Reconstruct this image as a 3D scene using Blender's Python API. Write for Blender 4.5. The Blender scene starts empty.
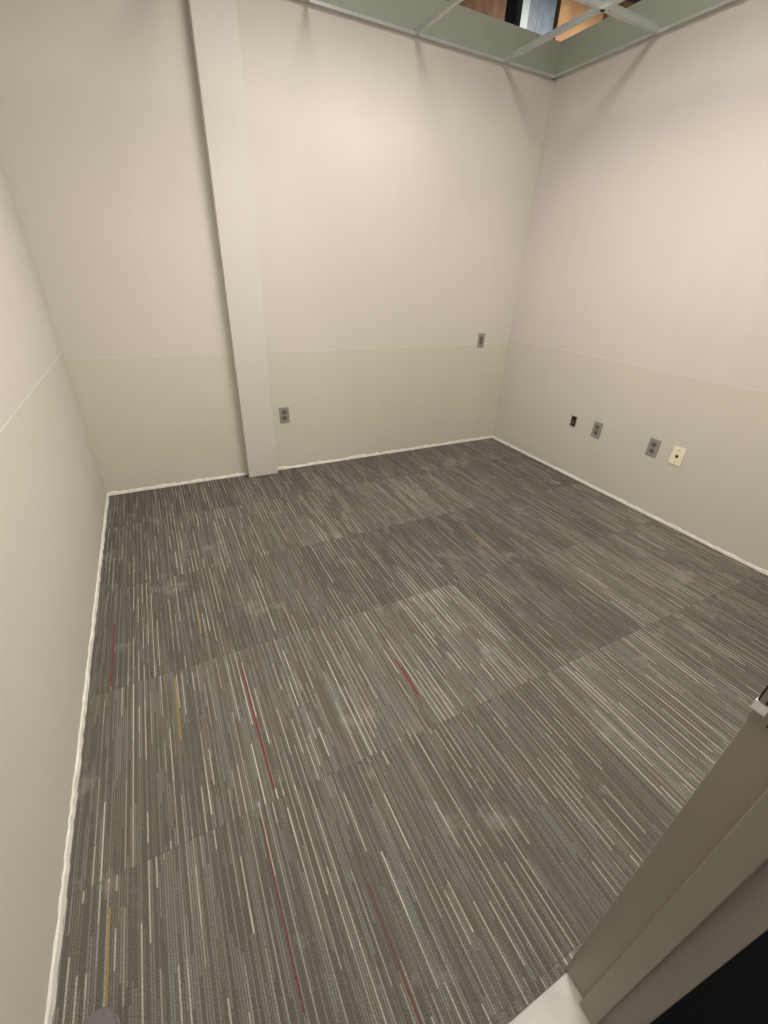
import bpy, bmesh, math, random
from mathutils import Vector, Matrix
random.seed(4)
sc=bpy.context.scene
try:
    sc.view_settings.view_transform='Standard'; sc.view_settings.look='None'
    sc.view_settings.exposure=0; sc.view_settings.gamma=1
except Exception: pass

# ---------------- dimensions (metres) ----------------
XL,XR,YB=-0.486,2.956,3.242      # room faces
YF=0.080                         # room face of the doorway wall
WT=2.905                         # top of partition walls
ZG=2.71                          # suspended ceiling grid height
H=1.46                           # camera height
DX0,DX1,DZ=-0.31,0.607,2.13      # door opening

# ---------------- node helpers ----------------
def srgb(r,g,b):
    def f(c):
        c/=255.0
        return c/12.92 if c<=0.04045 else ((c+0.055)/1.055)**2.4
    return (f(r),f(g),f(b),1)
class N:
    def __init__(s,name):
        s.m=bpy.data.materials.new(name); s.m.use_nodes=True
        s.nt=s.m.node_tree; s.nt.nodes.clear()
        s.out=s.nt.nodes.new('ShaderNodeOutputMaterial')
        s.b=s.nt.nodes.new('ShaderNodeBsdfPrincipled')
        s.nt.links.new(s.b.outputs[0],s.out.inputs[0])
    def n(s,t,**k):
        x=s.nt.nodes.new(t)
        for a,v in k.items(): setattr(x,a,v)
        return x
    def set(s,sock,v):
        if hasattr(v,'is_linked') or hasattr(v,'links'): s.nt.links.new(v,sock)
        else: sock.default_value=v
    def math(s,op,a,b=0.0,c=0.0):
        x=s.n('ShaderNodeMath',operation=op)
        s.set(x.inputs[0],a); s.set(x.inputs[1],b); s.set(x.inputs[2],c)
        return x.outputs[0]
    def xyz(s,x,y,z):
        c=s.n('ShaderNodeCombineXYZ')
        s.set(c.inputs[0],x); s.set(c.inputs[1],y); s.set(c.inputs[2],z)
        return c.outputs[0]
    def white(s,vec):
        w=s.n('ShaderNodeTexWhiteNoise',noise_dimensions='3D'); s.set(w.inputs['Vector'],vec); return w.outputs['Value']
    def noise(s,vec,scale,detail=3,rough=.5):
        w=s.n('ShaderNodeTexNoise'); s.set(w.inputs['Vector'],vec)
        w.inputs['Scale'].default_value=scale; w.inputs['Detail'].default_value=detail; w.inputs['Roughness'].default_value=rough
        return w.outputs['Fac']
    def mix(s,f,a,b,mode='MIX'):
        x=s.n('ShaderNodeMix',data_type='RGBA',blend_type=mode)
        s.set(x.inputs[0],f); s.set(x.inputs[6],a); s.set(x.inputs[7],b)
        return x.outputs[2]
    def ramp(s,f,stops,interp='LINEAR'):
        r=s.n('ShaderNodeValToRGB'); r.color_ramp.interpolation=interp
        e=r.color_ramp.elements
        while len(e)>1: e.remove(e[-1])
        e[0].position=stops[0][0]; e[0].color=stops[0][1]
        for p,c in stops[1:]:
            q=e.new(p); q.color=c
        s.set(r.inputs[0],f); return r.outputs[0]
    def obj(s):
        return s.n('ShaderNodeTexCoord').outputs['Object']
    def bump(s,h,strength=.3,dist=.002):
        b=s.n('ShaderNodeBump'); b.inputs['Strength'].default_value=strength; b.inputs['Distance'].default_value=dist
        s.set(b.inputs['Height'],h); s.nt.links.new(b.outputs[0],s.b.inputs['Normal'])
    def col(s,c): s.set(s.b.inputs['Base Color'],c)
    def rough(s,c): s.set(s.b.inputs['Roughness'],c)

def simple(name,c,rough=.6,metal=0.0,nscale=40,namt=.08,bump=0):
    m=N(name); o=m.obj(); f=m.noise(o,nscale,4)
    dark=tuple(x*(1-namt*2) for x in c[:3])+(1,)
    light=tuple(min(1,x*(1+namt)) for x in c[:3])+(1,)
    m.col(m.mix(f,dark,light)); m.rough(rough); m.b.inputs['Metallic'].default_value=metal
    if bump: m.bump(f,bump,.001)
    return m.m

def wall_mat(name,upper,lower,seam_z,line=0.25,seam_soft=.02):
    m=N(name); o=m.obj()
    sep=m.n('ShaderNodeSeparateXYZ'); m.nt.links.new(o,sep.inputs[0]); z=sep.outputs[2]
    big=m.noise(o,1.3,3); 
    zz=m.math('ADD',z,m.math('MULTIPLY',m.math('SUBTRACT',big,.5),.02))
    f=m.n('ShaderNodeMapRange'); f.inputs[1].default_value=seam_z-seam_soft; f.inputs[2].default_value=seam_z+seam_soft
    m.set(f.inputs[0],zz)
    c=m.mix(f.outputs[0],lower,upper)
    # unpainted board above the grid line
    top=m.math('GREATER_THAN',z,ZG+.005)
    c=m.mix(top,c,srgb(168,170,157))
    # vertical roller streaks & mottling
    mp=m.n('ShaderNodeMapping'); mp.inputs['Scale'].default_value=(5,5,.5); m.nt.links.new(o,mp.inputs[0])
    st=m.noise(mp.outputs[0],1.5,3)
    v=m.math('ADD',m.math('MULTIPLY',st,.05),m.math('MULTIPLY',big,.08))
    v=m.math('ADD',v,.935)
    c=m.mix(1.0,c,m.xyz(v,v,v),'MULTIPLY')
    # board joint (patchy ridge of joint compound)
    d=m.math('ABSOLUTE',m.math('SUBTRACT',z,seam_z))
    patch=m.math('ADD',m.math('MULTIPLY',m.noise(o,3.0,3),1.4),-.1)
    ln=m.math('MULTIPLY',m.math('LESS_THAN',d,.0022),m.math('MULTIPLY',patch,line))
    c=m.mix(ln,c,srgb(245,240,228))
    m.col(c); m.rough(.55); m.b.inputs['Specular IOR Level'].default_value=.3
    m.bump(m.noise(o,260,3),.12,.001)
    return m.m

M_back=wall_mat('paint_back',srgb(210,204,195),srgb(207,202,187),.92,.45,.014)
M_left=wall_mat('paint_left',srgb(209,203,195),srgb(206,201,189),.965,1.0,.01)
M_right=wall_mat('paint_right',srgb(205,198,192),srgb(203,197,186),.965,.4,.014)
M_column=wall_mat('paint_column',srgb(210,204,198),srgb(207,201,193),.93,0,.3)
M_plaster=simple('bare_plaster',srgb(236,232,222),.9,0,30,.16,.4)
M_frame=simple('frame_paint',srgb(154,147,134),.38,0,8,.04)
M_metal=simple('grid_metal',srgb(206,209,206),.38,.3,20,.05)
M_steel=simple('brushed_steel',srgb(160,156,148),.38,.6,120,.06)
M_black=simple('black_plastic',srgb(22,20,19),.6)
M_cream=simple('cream_plastic',srgb(238,232,206),.4,0,30,.02)
M_grey=simple('grey_plastic',srgb(128,124,116),.45,0,30,.03)
M_dgrey=simple('dark_grey_plastic',srgb(104,101,96),.45,0,30,.03)
M_hall=simple('hall_rubber_floor',srgb(16,15,15),.8,0,10,.1)
M_conc=simple('dusty_threshold',srgb(204,201,193),.9,0,14,.16,.4)
M_deck=simple('roof_deck',srgb(52,50,46),.8,0,5,.2)
M_card=simple('cardboard',srgb(156,120,84),.85,0,9,.3)
M_wood=simple('rough_wood',srgb(126,92,68),.85,0,16,.45)
M_blue=simple('blue_wrap',srgb(74,92,108),.5,0,14,.4)
M_rack=simple('rack_steel',srgb(96,104,104),.5,.4)
M_shoe=simple('shoe_fabric',srgb(112,107,106),.9,0,80,.12,.3)
M_sole=simple('shoe_sole',srgb(120,116,114),.7)
M_white=simple('white_enamel',srgb(235,234,228),.4)

# carpet
T=0.661
def carpet():
    m=N('carpet_stripe'); o=m.obj()
    sep=m.n('ShaderNodeSeparateXYZ'); m.nt.links.new(o,sep.inputs[0]); x,y=sep.outputs[0],sep.outputs[1]
    ty=m.math('FLOOR',m.math('DIVIDE',m.math('SUBTRACT',y,.767-T),T))
    xs=m.math('ADD',x,.12)
    tx=m.math('FLOOR',m.math('DIVIDE',xs,T))
    tile=m.white(m.xyz(tx,ty,3.3))
    w=.0064
    i=m.math('FLOOR',m.math('DIVIDE',x,w))
    fx=m.math('FRACT',m.math('DIVIDE',x,w))
    off=m.white(m.xyz(i,m.math('ADD',ty,.5),tx))
    L=m.math('ADD',m.math('MULTIPLY',m.white(m.xyz(i,ty,9.1)),.26),.08)
    seg=m.math('FLOOR',m.math('DIVIDE',m.math('ADD',y,m.math('MULTIPLY',off,3.0)),L))
    v=m.white(m.xyz(m.math('ADD',i,.3),seg,m.math('ADD',m.math('MULTIPLY',tx,7.0),ty)))
    # every third yarn tends to be a light one -> regular pinstripe rhythm
    per=m.math('LESS_THAN',m.math('FRACT',m.math('DIVIDE',m.math('ADD',i,.5),3.0)),.33)
    mp=m.n('ShaderNodeMapping'); mp.inputs['Scale'].default_value=(9,1.1,1); m.nt.links.new(o,mp.inputs[0])
    g=m.noise(mp.outputs[0],1.0,2)
    v2=m.math('ADD',m.math('MULTIPLY',v,.66),m.math('MULTIPLY',m.math('SUBTRACT',g,.5),.5))
    v2=m.math('ADD',v2,m.math('MULTIPLY',m.math('SUBTRACT',tile,.5),.16))
    v2=m.math('ADD',v2,m.math('MULTIPLY',per,.32))
    c=m.ramp(v2,[(0,srgb(88,83,78)),(.22,srgb(99,94,87)),(.40,srgb(109,104,97)),(.54,srgb(109,111,108)),(.66,srgb(130,126,117)),(.78,srgb(149,145,135)),(.92,srgb(166,162,152))],'CONSTANT')
    e=m.math('ABSOLUTE',m.math('SUBTRACT',fx,.5))
    edge=m.n('ShaderNodeMapRange'); edge.inputs[1].default_value=.14; edge.inputs[2].default_value=.40; m.set(edge.inputs[0],e)
    c=m.mix(m.math('MULTIPLY',edge.outputs[0],.8),c,srgb(84,79,74))
    # pile grain
    gr=m.noise(o,330,2,.7)
    gv=m.math('ADD',m.math('MULTIPLY',gr,2.2),-.04)
    c=m.mix(1.0,c,m.xyz(gv,gv,gv),'MULTIPLY')
    tb=m.math('ADD',m.math('MULTIPLY',m.white(m.xyz(tx,ty,8.7)),.34),.88)
    c=m.mix(1.0,c,m.xyz(tb,tb,m.math('MULTIPLY',tb,.985)),'MULTIPLY')
    # chalky drywall dust scuffs
    d1=m.noise(o,3.4,6,.7)
    du=m.n('ShaderNodeMapRange'); du.inputs[1].default_value=.58; du.inputs[2].default_value=.76; m.set(du.inputs[0],d1)
    c=m.mix(m.math('MULTIPLY',du.outputs[0],.42),c,srgb(176,172,164))
    # tile joints
    fy=m.math('FRACT',m.math('DIVIDE',m.math('SUBTRACT',y,.767-T),T)); ft=m.math('FRACT',m.math('DIVIDE',xs,T))
    jn=m.math('MAXIMUM',m.math('LESS_THAN',fy,.004),m.math('LESS_THAN',ft,.003))
    c=m.mix(m.math('MULTIPLY',jn,.25),c,srgb(66,61,56))
    m.col(c); m.rough(.95); m.b.inputs['Specular IOR Level'].default_value=.1
    m.bump(m.math('ADD',gr,m.math('SUBTRACT',1,e)),.5,.002)
    return m.m
M_carpet=carpet()
M_red=simple('yarn_red',srgb(132,46,58),.95,0,300,.3)
M_yel=simple('yarn_ochre',srgb(160,136,78),.95,0,300,.3)
M_mar=simple('yarn_maroon',srgb(112,66,66),.95,0,300,.3)

# ---------------- mesh helpers ----------------
def add(name,bm,mats,parent=None,smooth=False,bevel=0,loc=(0,0,0)):
    me=bpy.data.meshes.new(name); bmesh.ops.recalc_face_normals(bm,faces=bm.faces); bm.to_mesh(me); bm.free()
    for m in (mats if isinstance(mats,list) else [mats]): me.materials.append(m)
    ob=bpy.data.objects.new(name,me); sc.collection.objects.link(ob); ob.location=loc
    if parent: ob.parent=parent
    if smooth:
        for p in me.polygons: p.use_smooth=True
    if bevel:
        b=ob.modifiers.new('bevel','BEVEL'); b.width=bevel; b.segments=2; b.limit_method='ANGLE'
    return ob
def box(bm,x0,x1,y0,y1,z0,z1,mi=0):
    vs=[bm.verts.new(p) for p in [(x0,y0,z0),(x1,y0,z0),(x1,y1,z0),(x0,y1,z0),(x0,y0,z1),(x1,y0,z1),(x1,y1,z1),(x0,y1,z1)]]
    for q in [(0,3,2,1),(4,5,6,7),(0,1,5,4),(1,2,6,5),(2,3,7,6),(3,0,4,7)]:
        f=bm.faces.new([vs[k] for k in q]); f.material_index=mi
    return vs
def empty(name,loc=(0,0,0),rz=0):
    e=bpy.data.objects.new(name,None); e.location=loc; e.rotation_euler=(0,0,rz); e.empty_display_size=.1; sc.collection.objects.link(e); return e
def prism(bm,prof,z0,z1,mi=0):
    a=[bm.verts.new((x,y,z0)) for x,y in prof]; b=[bm.verts.new((x,y,z1)) for x,y in prof]; n=len(prof)
    for k in range(n):
        f=bm.faces.new([a[k],a[(k+1)%n],b[(k+1)%n],b[k]]); f.material_index=mi
    bm.faces.new(a[::-1]).material_index=mi; bm.faces.new(b).material_index=mi

# ---------------- room shell ----------------
bm=bmesh.new(); box(bm,XL-.12,XR+.12,YB,YB+.12,-.02,WT); add('wall_back',bm,M_back)
bm=bmesh.new(); box(bm,XL-.12,XL,-.04,YB,-.02,WT); add('wall_left',bm,M_left)
bm=bmesh.new(); box(bm,XR,XR+.12,-.04,YB,-.02,WT); add('wall_right',bm,M_right)
bm=bmesh.new()
box(bm,XL,DX0-.003,-.04,YF,-.02,WT); box(bm,DX1+.003,XR,-.04,YF,-.02,WT); box(bm,DX0-.003,DX1+.003,-.04,YF,DZ+.003,WT)
add('wall_front',bm,M_back)
bm=bmesh.new(); box(bm,XL,XR,.086,YB,-.02,0)
def dash(x,y0,y1,w,mi):
    n=max(3,int((y1-y0)/.02)); 
    for k in range(n):
        a=y0+(y1-y0)*k/n; b=y0+(y1-y0)*(k+1)/n
        j=random.uniform(-.0006,.0006)
        f=bm.faces.new([bm.verts.new(p) for p in [(x-w/2+j,a,.0006),(x+w/2+j,a,.0006),(x+w/2+j,b,.0006),(x-w/2+j,b,.0006)]]); f.material_index=mi
dash(-.400,1.45,1.82,.005,1); dash(.075,.80,1.33,.005,1); dash(.018,.30,.74,.005,3); dash(.675,.905,1.105,.007,1)
dash(-.053,1.60,1.77,.006,2); dash(-.176,1.10,1.39,.005,2); dash(-.376,.45,.70,.004,2); dash(.245,.12,.45,.004,3)
dash(1.62,1.5,1.9,.005,2)
add('floor',bm,[M_carpet,M_red,M_yel,M_mar])
bm=bmesh.new(); box(bm,DX0-.003,DX1+.003,-.05,.086,-.02,-.003); add('trim_threshold',bm,M_conc)
bm=bmesh.new(); box(bm,-3,4.5,-3.5,-.05,-.04,-.008); add('hallway_floor',bm,M_hall)

# rough plaster strip left at the foot of the walls (baseboards removed)
def strip(name,p0,p1,nrm,h0,hv,t):
    bm=bmesh.new(); p0=Vector(p0);p1=Vector(p1);n=int((p1-p0).length/.025); nrm=Vector(nrm)
    rows=[]
    for k in range(n+1):
        p=p0.lerp(p1,k/n); hh=h0+random.uniform(-hv,hv); tt=t+random.uniform(-.2,.3)*t
        rows.append([bm.verts.new(p+nrm*tt*1.7+Vector((0,0,-.002))),bm.verts.new(p+nrm*tt+Vector((0,0,hh*.8))),bm.verts.new(p+Vector((0,0,hh))),bm.verts.new(p+Vector((0,0,-.002)))])
    for a,b in zip(rows,rows[1:]):
        for k in range(4): bm.faces.new([a[k],b[k],b[(k+1)%4],a[(k+1)%4]])
    bm.faces.new(rows[0]);bm.faces.new(rows[-1][::-1])
    add(name,bm,M_plaster)
CX0,CX1,CY=.478,.705,3.162
strip('plaster_strip_left',(XL,.09,0),(XL,YB,0),(1,0,0),.020,.005,.005)
strip('plaster_strip_back',(XL,YB,0),(CX0,YB,0),(0,-1,0),.018,.007,.006)
strip('plaster_strip_back.001',(CX1,YB,0),(XR,YB,0),(0,-1,0),.020,.009,.006)
strip('plaster_strip_right',(XR,.09,0),(XR,YB,0),(-1,0,0),.020,.004,.004)

bm=bmesh.new(); box(bm,CX0,CX1,CY,YB,.004,WT); add('column',bm,M_column,bevel=.004)

# ---------------- door frame ----------------
fr=empty('door_frame')
def jamb_prof(x,s):
    yA,yB=.092,-.050
    pts=[(x,yA),(x,.036),(x-s*.016,.036),(x-s*.016,-.005),(x,-.005),(x,yB),(x+s*.05,yB),(x+s*.05,yB+.010),(x+s*.012,yB+.010),(x+s*.012,yA-.010),(x+s*.05,yA-.010),(x+s*.05,yA)]
    return pts if s>0 else pts[::-1]
bm=bmesh.new(); prism(bm,jamb_prof(DX1,1),0,DZ); add('jamb_strike',bm,M_frame,fr,bevel=.0016)
bm=bmesh.new(); prism(bm,jamb_prof(DX0,-1),0,DZ); add('jamb_hinge',bm,M_frame,fr,bevel=.0016)
bm=bmesh.new()
box(bm,DX0-.05,DX1+.05,.082,.092,DZ,DZ+.05); box(bm,DX0-.05,DX1+.05,-.05,-.04,DZ,DZ+.05); box(bm,DX0,DX1,-.05,.092,DZ,DZ+.003)
box(bm,DX0,DX1,-.005,.036,DZ-.016,DZ)
add('head',bm,M_frame,fr)
bm=bmesh.new(); 
# strike plate: screwed face, latch hole, curved lip over the frame edge
box(bm,DX1-.0018,DX1+.001,.056,.0925,.968,1.075)
box(bm,DX1-.0020,DX1+.010,.0800,.0962,.985,1.000,2)
box(bm,DX1-.0024,DX1-.0017,.060,.086,1.003,1.055,1)
for z in (.976,1.066): box(bm,DX1-.0026,DX1-.0017,.068,.073,z-.002,z+.002,1)
box(bm,DX1-.001,DX1+.010,.0915,.0948,1.001,1.06,1)
add('strike_plate',bm,[M_steel,M_black,M_white],fr)

# ---------------- ceiling grid ----------------
cg=empty('ceiling')
bm=bmesh.new()
t=.0015
box(bm,XL,XR,YB-t,YB,ZG,ZG+.024); box(bm,XL,XR,YB-.024,YB,ZG,ZG+t)
box(bm,XR-t,XR,YF,YB,ZG,ZG+.024); box(bm,XR-.024,XR,YF,YB,ZG,ZG+t)
box(bm,XL,XL+t,YF,YB,ZG,ZG+.024); box(bm,XL,XL+.024,YF,YB,ZG,ZG+t)
box(bm,XL,XR,YF,YF+t,ZG,ZG+.024); box(bm,XL,XR,YF,YF+.024,ZG,ZG+t)
add('wall_angle',bm,M_metal,cg)
def tee_y(bm,x,y0,y1,hh=.038):
    box(bm,x-.012,x+.012,y0,y1,ZG+.0015,ZG+.003); box(bm,x-.0008,x+.0008,y0,y1,ZG+.003,ZG+hh-.006); box(bm,x-.003,x+.003,y0,y1,ZG+hh-.006,ZG+hh)
def tee_x(bm,y,x0,x1,hh=.038):
    box(bm,x0,x1,y-.012,y+.012,ZG+.0015,ZG+.003); box(bm,x0,x1,y-.0008,y+.0008,ZG+.003,ZG+hh-.006); box(bm,x0,x1,y-.003,y+.003,ZG+hh-.006,ZG+hh)
bm=bmesh.new(); 
for x in (-.28,.41,1.10,1.79,2.48): tee_y(bm,x,YF,YB-.002,.034)
add('cross_tees',bm,M_metal,cg)
bm=bmesh.new()
for y in (1.06,2.44): tee_x(bm,y,XL,XR-.002,.042)
add('main_tees',bm,M_metal,cg)
bm=bmesh.new()
for x in (.2,1.45,2.2):
    for y in (1.06,2.44): box(bm,x-.001,x+.001,y-.001,y+.001,ZG+.04,4.6)
add('hanger_wires',bm,M_metal,cg)

def unseen_troffer(x,y,w,l,power):  # lamp added out of view so the upper walls fall off darker
    e=empty('unseen_ceiling_light',(x,y,ZG+.004))
    bm=bmesh.new(); box(bm,-w/2,w/2,-l/2,l/2,.02,.09); 
    for a,b,c,d in ((-w/2,w/2,-l/2,-l/2+.02),(-w/2,w/2,l/2-.02,l/2),(-w/2,-w/2+.02,-l/2,l/2),(w/2-.02,w/2,-l/2,l/2)): box(bm,a,b,c,d,0,.02)
    add('housing',bm,M_white,e)
    L=bpy.data.lights.new('unseen_troffer_lamp','AREA'); L.shape='RECTANGLE'; L.size=w-.05; L.size_y=l-.05; L.energy=power; L.color=(1,.96,.895)
    lo=bpy.data.objects.new('lamp',L); lo.location=(0,0,.012); lo.parent=e; sc.collection.objects.link(lo)
unseen_troffer(.41,.60,.6,.6,22)
unseen_troffer(1.38,1.72,.6,1.2,42)

# ---------------- plenum / warehouse beyond ----------------
bm=bmesh.new(); box(bm,-4,9,-4,9,4.6,4.7)
for k in range(7): box(bm,-4,9,-2+k*1.6,-1.95+k*1.6,4.25,4.6)
add('ceiling_deck',bm,M_deck)
rk=empty('storage_rack',(0,0,0))
bm=bmesh.new()
for x in (2.2,3.55,6.1):
    for y in (4.45,5.3): box(bm,x-.04,x+.04,y-.04,y+.04,-.02,4.2)
for z in (1.2,2.2,3.15): box(bm,2.2,6.1,4.41,4.45,z-.1,z); box(bm,2.2,6.1,5.3,5.34,z-.1,z); box(bm,2.2,6.1,4.45,5.3,z-.02,z)
add('frame',bm,M_rack,rk)
def crate(name,x0,x1,y0,y1,z0,z1,mat):
    bm=bmesh.new(); box(bm,x0,x1,y0,y1,z0,z1); 
    xm=(x0+x1)/2
    box(bm,xm-.03,xm+.03,y0-.002,y1,z0,z1+.002)
    add(name,bm,mat,bevel=.006)
crate('cardboard_box',2.75,3.40,4.5,5.1,3.151,3.70,M_wood)
crate('cardboard_box.001',2.8,3.35,4.55,5.1,3.703,4.1,M_wood)
crate('wrapped_bundle',3.62,3.98,4.5,5.2,3.151,3.95,M_blue)
crate('cardboard_box.002',4.03,4.60,4.5,5.2,3.151,3.78,M_card)
crate('cardboard_box.003',4.66,5.3,4.5,5.2,3.151,3.9,M_card)
def highbay(x,y,power,size):
    L=bpy.data.lights.new('unseen_bay_lamp','AREA'); L.shape='DISK'; L.size=size; L.energy=power; L.color=(1,.95,.87)
    hb=empty('unseen_high_bay',(x,y,4.0))
    lo=bpy.data.objects.new('lamp',L); lo.parent=hb; lo.location=(0,0,-.16); sc.collection.objects.link(lo)
    bm=bmesh.new(); bmesh.ops.create_cone(bm,cap_ends=True,segments=32,radius1=size/2+.03,radius2=.1,depth=.25); box(bm,-.015,.015,-.015,.015,.12,.601); add('shade',bm,M_rack,hb)
highbay(4.2,3.4,90,.5)  # unseen lamp added to light the plenum and the rack boxes
highbay(1.2,1.2,42,.9)

# ---------------- outlets ----------------
def plate(name,loc,rz,kind,mat_plate,w=.07,hgt=.114):
    e=empty(name,loc,rz)
    bm=bmesh.new(); box(bm,-w/2,w/2,-.005,0,-hgt/2,hgt/2); add('cover',bm,mat_plate,e,bevel=.002)
    bm=bmesh.new()
    if kind=='duplex':
        for s in (-1,1):
            cz=s*.0225
            pr=[(.0185*math.cos(a),.0160*math.sin(a)) for a in [k*math.pi/12 for k in range(24)]]
            va=[bm.verts.new((x,-.0052,cz+z)) for x,z in pr]; vb=[bm.verts.new((x,-.0075,cz+z)) for x,z in pr]
            bm.faces.new(va); bm.faces.new(vb)
            for k in range(24): bm.faces.new([va[k],va[(k+1)%24],vb[(k+1)%24],vb[k]])
            for sx,hh in ((-.0065,.004),(.0065,.0032)): box(bm,sx-.0013,sx+.0013,-.0082,-.0074,cz+.002-hh,cz+.002+hh,1)
            box(bm,-.002,.002,-.0082,-.0074,cz-.010,cz-.006,1)
        box(bm,-.002,.002,-.0065,-.005,-.002,.002,1)
        add('receptacles',bm,[M_dgrey,M_black],e)
    elif kind=='decora':
        box(bm,-.0165,.0165,-.008,-.005,-.033,.033); box(bm,-.012,.012,-.0095,-.008,-.026,0.0)
        for z in (-.047,.047): box(bm,-.0025,.0025,-.0065,-.005,z-.0025,z+.0025,1)
        add('rocker',bm,[M_dgrey,M_black],e)
    elif kind=='jack':
        box(bm,-.009,.009,-.0075,-.005,-.009,.009); box(bm,-.006,.006,-.008,-.0074,-.006,.006)
        for z in (-.042,.042): box(bm,-.0025,.0025,-.0065,-.005,z-.0025,z+.0025)
        add('jack',bm,[M_black],e)
    return e
M_plate=simple('plate_grey',srgb(154,150,142),.4,.15,60,.04)
plate('wall_outlet',(.81,YB,.45),0,'duplex',M_plate,.075,.122)
plate('light_switch',(2.63,YB,.95),0,'decora',M_plate,.072,.118)
plate('wall_outlet.001',(XR,2.09,.45),-math.pi/2,'duplex',M_plate,.078,.122)
plate('wall_outlet.002',(XR,1.63,.47),-math.pi/2,'duplex',M_plate,.078,.122)
plate('phone_jack',(XR,1.46,.47),-math.pi/2,'jack',M_cream,.078,.122)
e=empty('junction_box',(XR,2.32,.45),-math.pi/2)
bm=bmesh.new(); box(bm,-.026,.026,-.002,0,-.042,.042,0)
for a,b,c,d in ((-.026,.026,-.042,-.038),(-.026,.026,.038,.042),(-.026,-.022,-.042,.042),(.022,.026,-.042,.042)): box(bm,a,b,-.004,-.002,c,d,1)
add('recess',bm,[M_black,M_steel],e)
bm=bmesh.new(); box(bm,-.006,.006,-.010,-.002,-.02,.012); add('cable',bm,M_wood,e)

# ---------------- shoe (photographer's toe) ----------------
sh=empty('shoe',(-.385,.208,0))
def ring(bm,y,w,z0,z1,n=20,p=2.6):
    r=[]
    for k in range(n):
        a=2*math.pi*k/n; c,s=math.cos(a),math.sin(a)
        r.append(bm.verts.new((w*math.copysign(abs(c)**(2/p),c),y,(z0+z1)/2+(z1-z0)/2*math.copysign(abs(s)**(2/p),s))))
    return r
def loft(bm,rs,mi=0):
    for a,b in zip(rs,rs[1:]):
        for k in range(len(a)): bm.faces.new([a[k],a[(k+1)%len(a)],b[(k+1)%len(a)],b[k]]).material_index=mi
    bm.faces.new(rs[0][::-1]).material_index=mi; bm.faces.new(rs[-1]).material_index=mi
bm=bmesh.new()
loft(bm,[ring(bm,y,w,.014,z) for y,w,z in [(0,.018,.07),(.01,.030,.10),(.05,.036,.105),(.10,.038,.10),(.14,.041,.085),(.19,.045,.070),(.23,.045,.058),(.262,.040,.050),(.284,.028,.042),(.294,.012,.034)]])
o_=add('upper',bm,M_shoe,sh,smooth=True); o_.modifiers.new('s','SUBSURF').levels=1
bm=bmesh.new()
loft(bm,[ring(bm,y,w,.0,.020,20,5) for y,w in [(-.006,.018),(.004,.032),(.05,.038),(.12,.039),(.19,.046),(.235,.045),(.266,.038),(.285,.025),(.293,.010)]])
add('sole',bm,M_sole,sh,smooth=True)
bm=bmesh.new()
for k in range(5):
    y=.11+k*.022; z=.097-k*.0078
    box(bm,-.018,.018,y-.003,y+.003,z-.006,z+.002)
add('laces',bm,M_sole,sh,bevel=.001)
bm=bmesh.new()
loft(bm,[ring(bm,.052,.030,.09,.112,16,2)]+[ring(bm,.09,.026,.09,.108,16,2)])
add('collar',bm,M_black,sh,smooth=True)

# ---------------- world ----------------
w=bpy.data.worlds.new('world'); sc.world=w; w.use_nodes=True
w.node_tree.nodes['Background'].inputs[0].default_value=(.97,.95,.92,1); w.node_tree.nodes['Background'].inputs[1].default_value=.5

# ---------------- camera ----------------
R=[[0.89223,-0.19049,0.40944],[-0.44976,-0.45624,0.76783],[0.04053,-0.86923,-0.49275]]
cd=bpy.data.cameras.new('camera'); cam=bpy.data.objects.new('camera',cd); sc.collection.objects.link(cam)
cd.sensor_fit='VERTICAL'; cd.sensor_height=24; cd.lens=426.1/1024*24; cd.clip_start=.02
m=Matrix(((R[0][0],-R[0][1],-R[0][2]),(R[1][0],-R[1][1],-R[1][2]),(R[2][0],-R[2][1],-R[2][2])))
cam.matrix_world=Matrix.Translation((0,0,H))@m.to_4x4()
sc.camera=cam
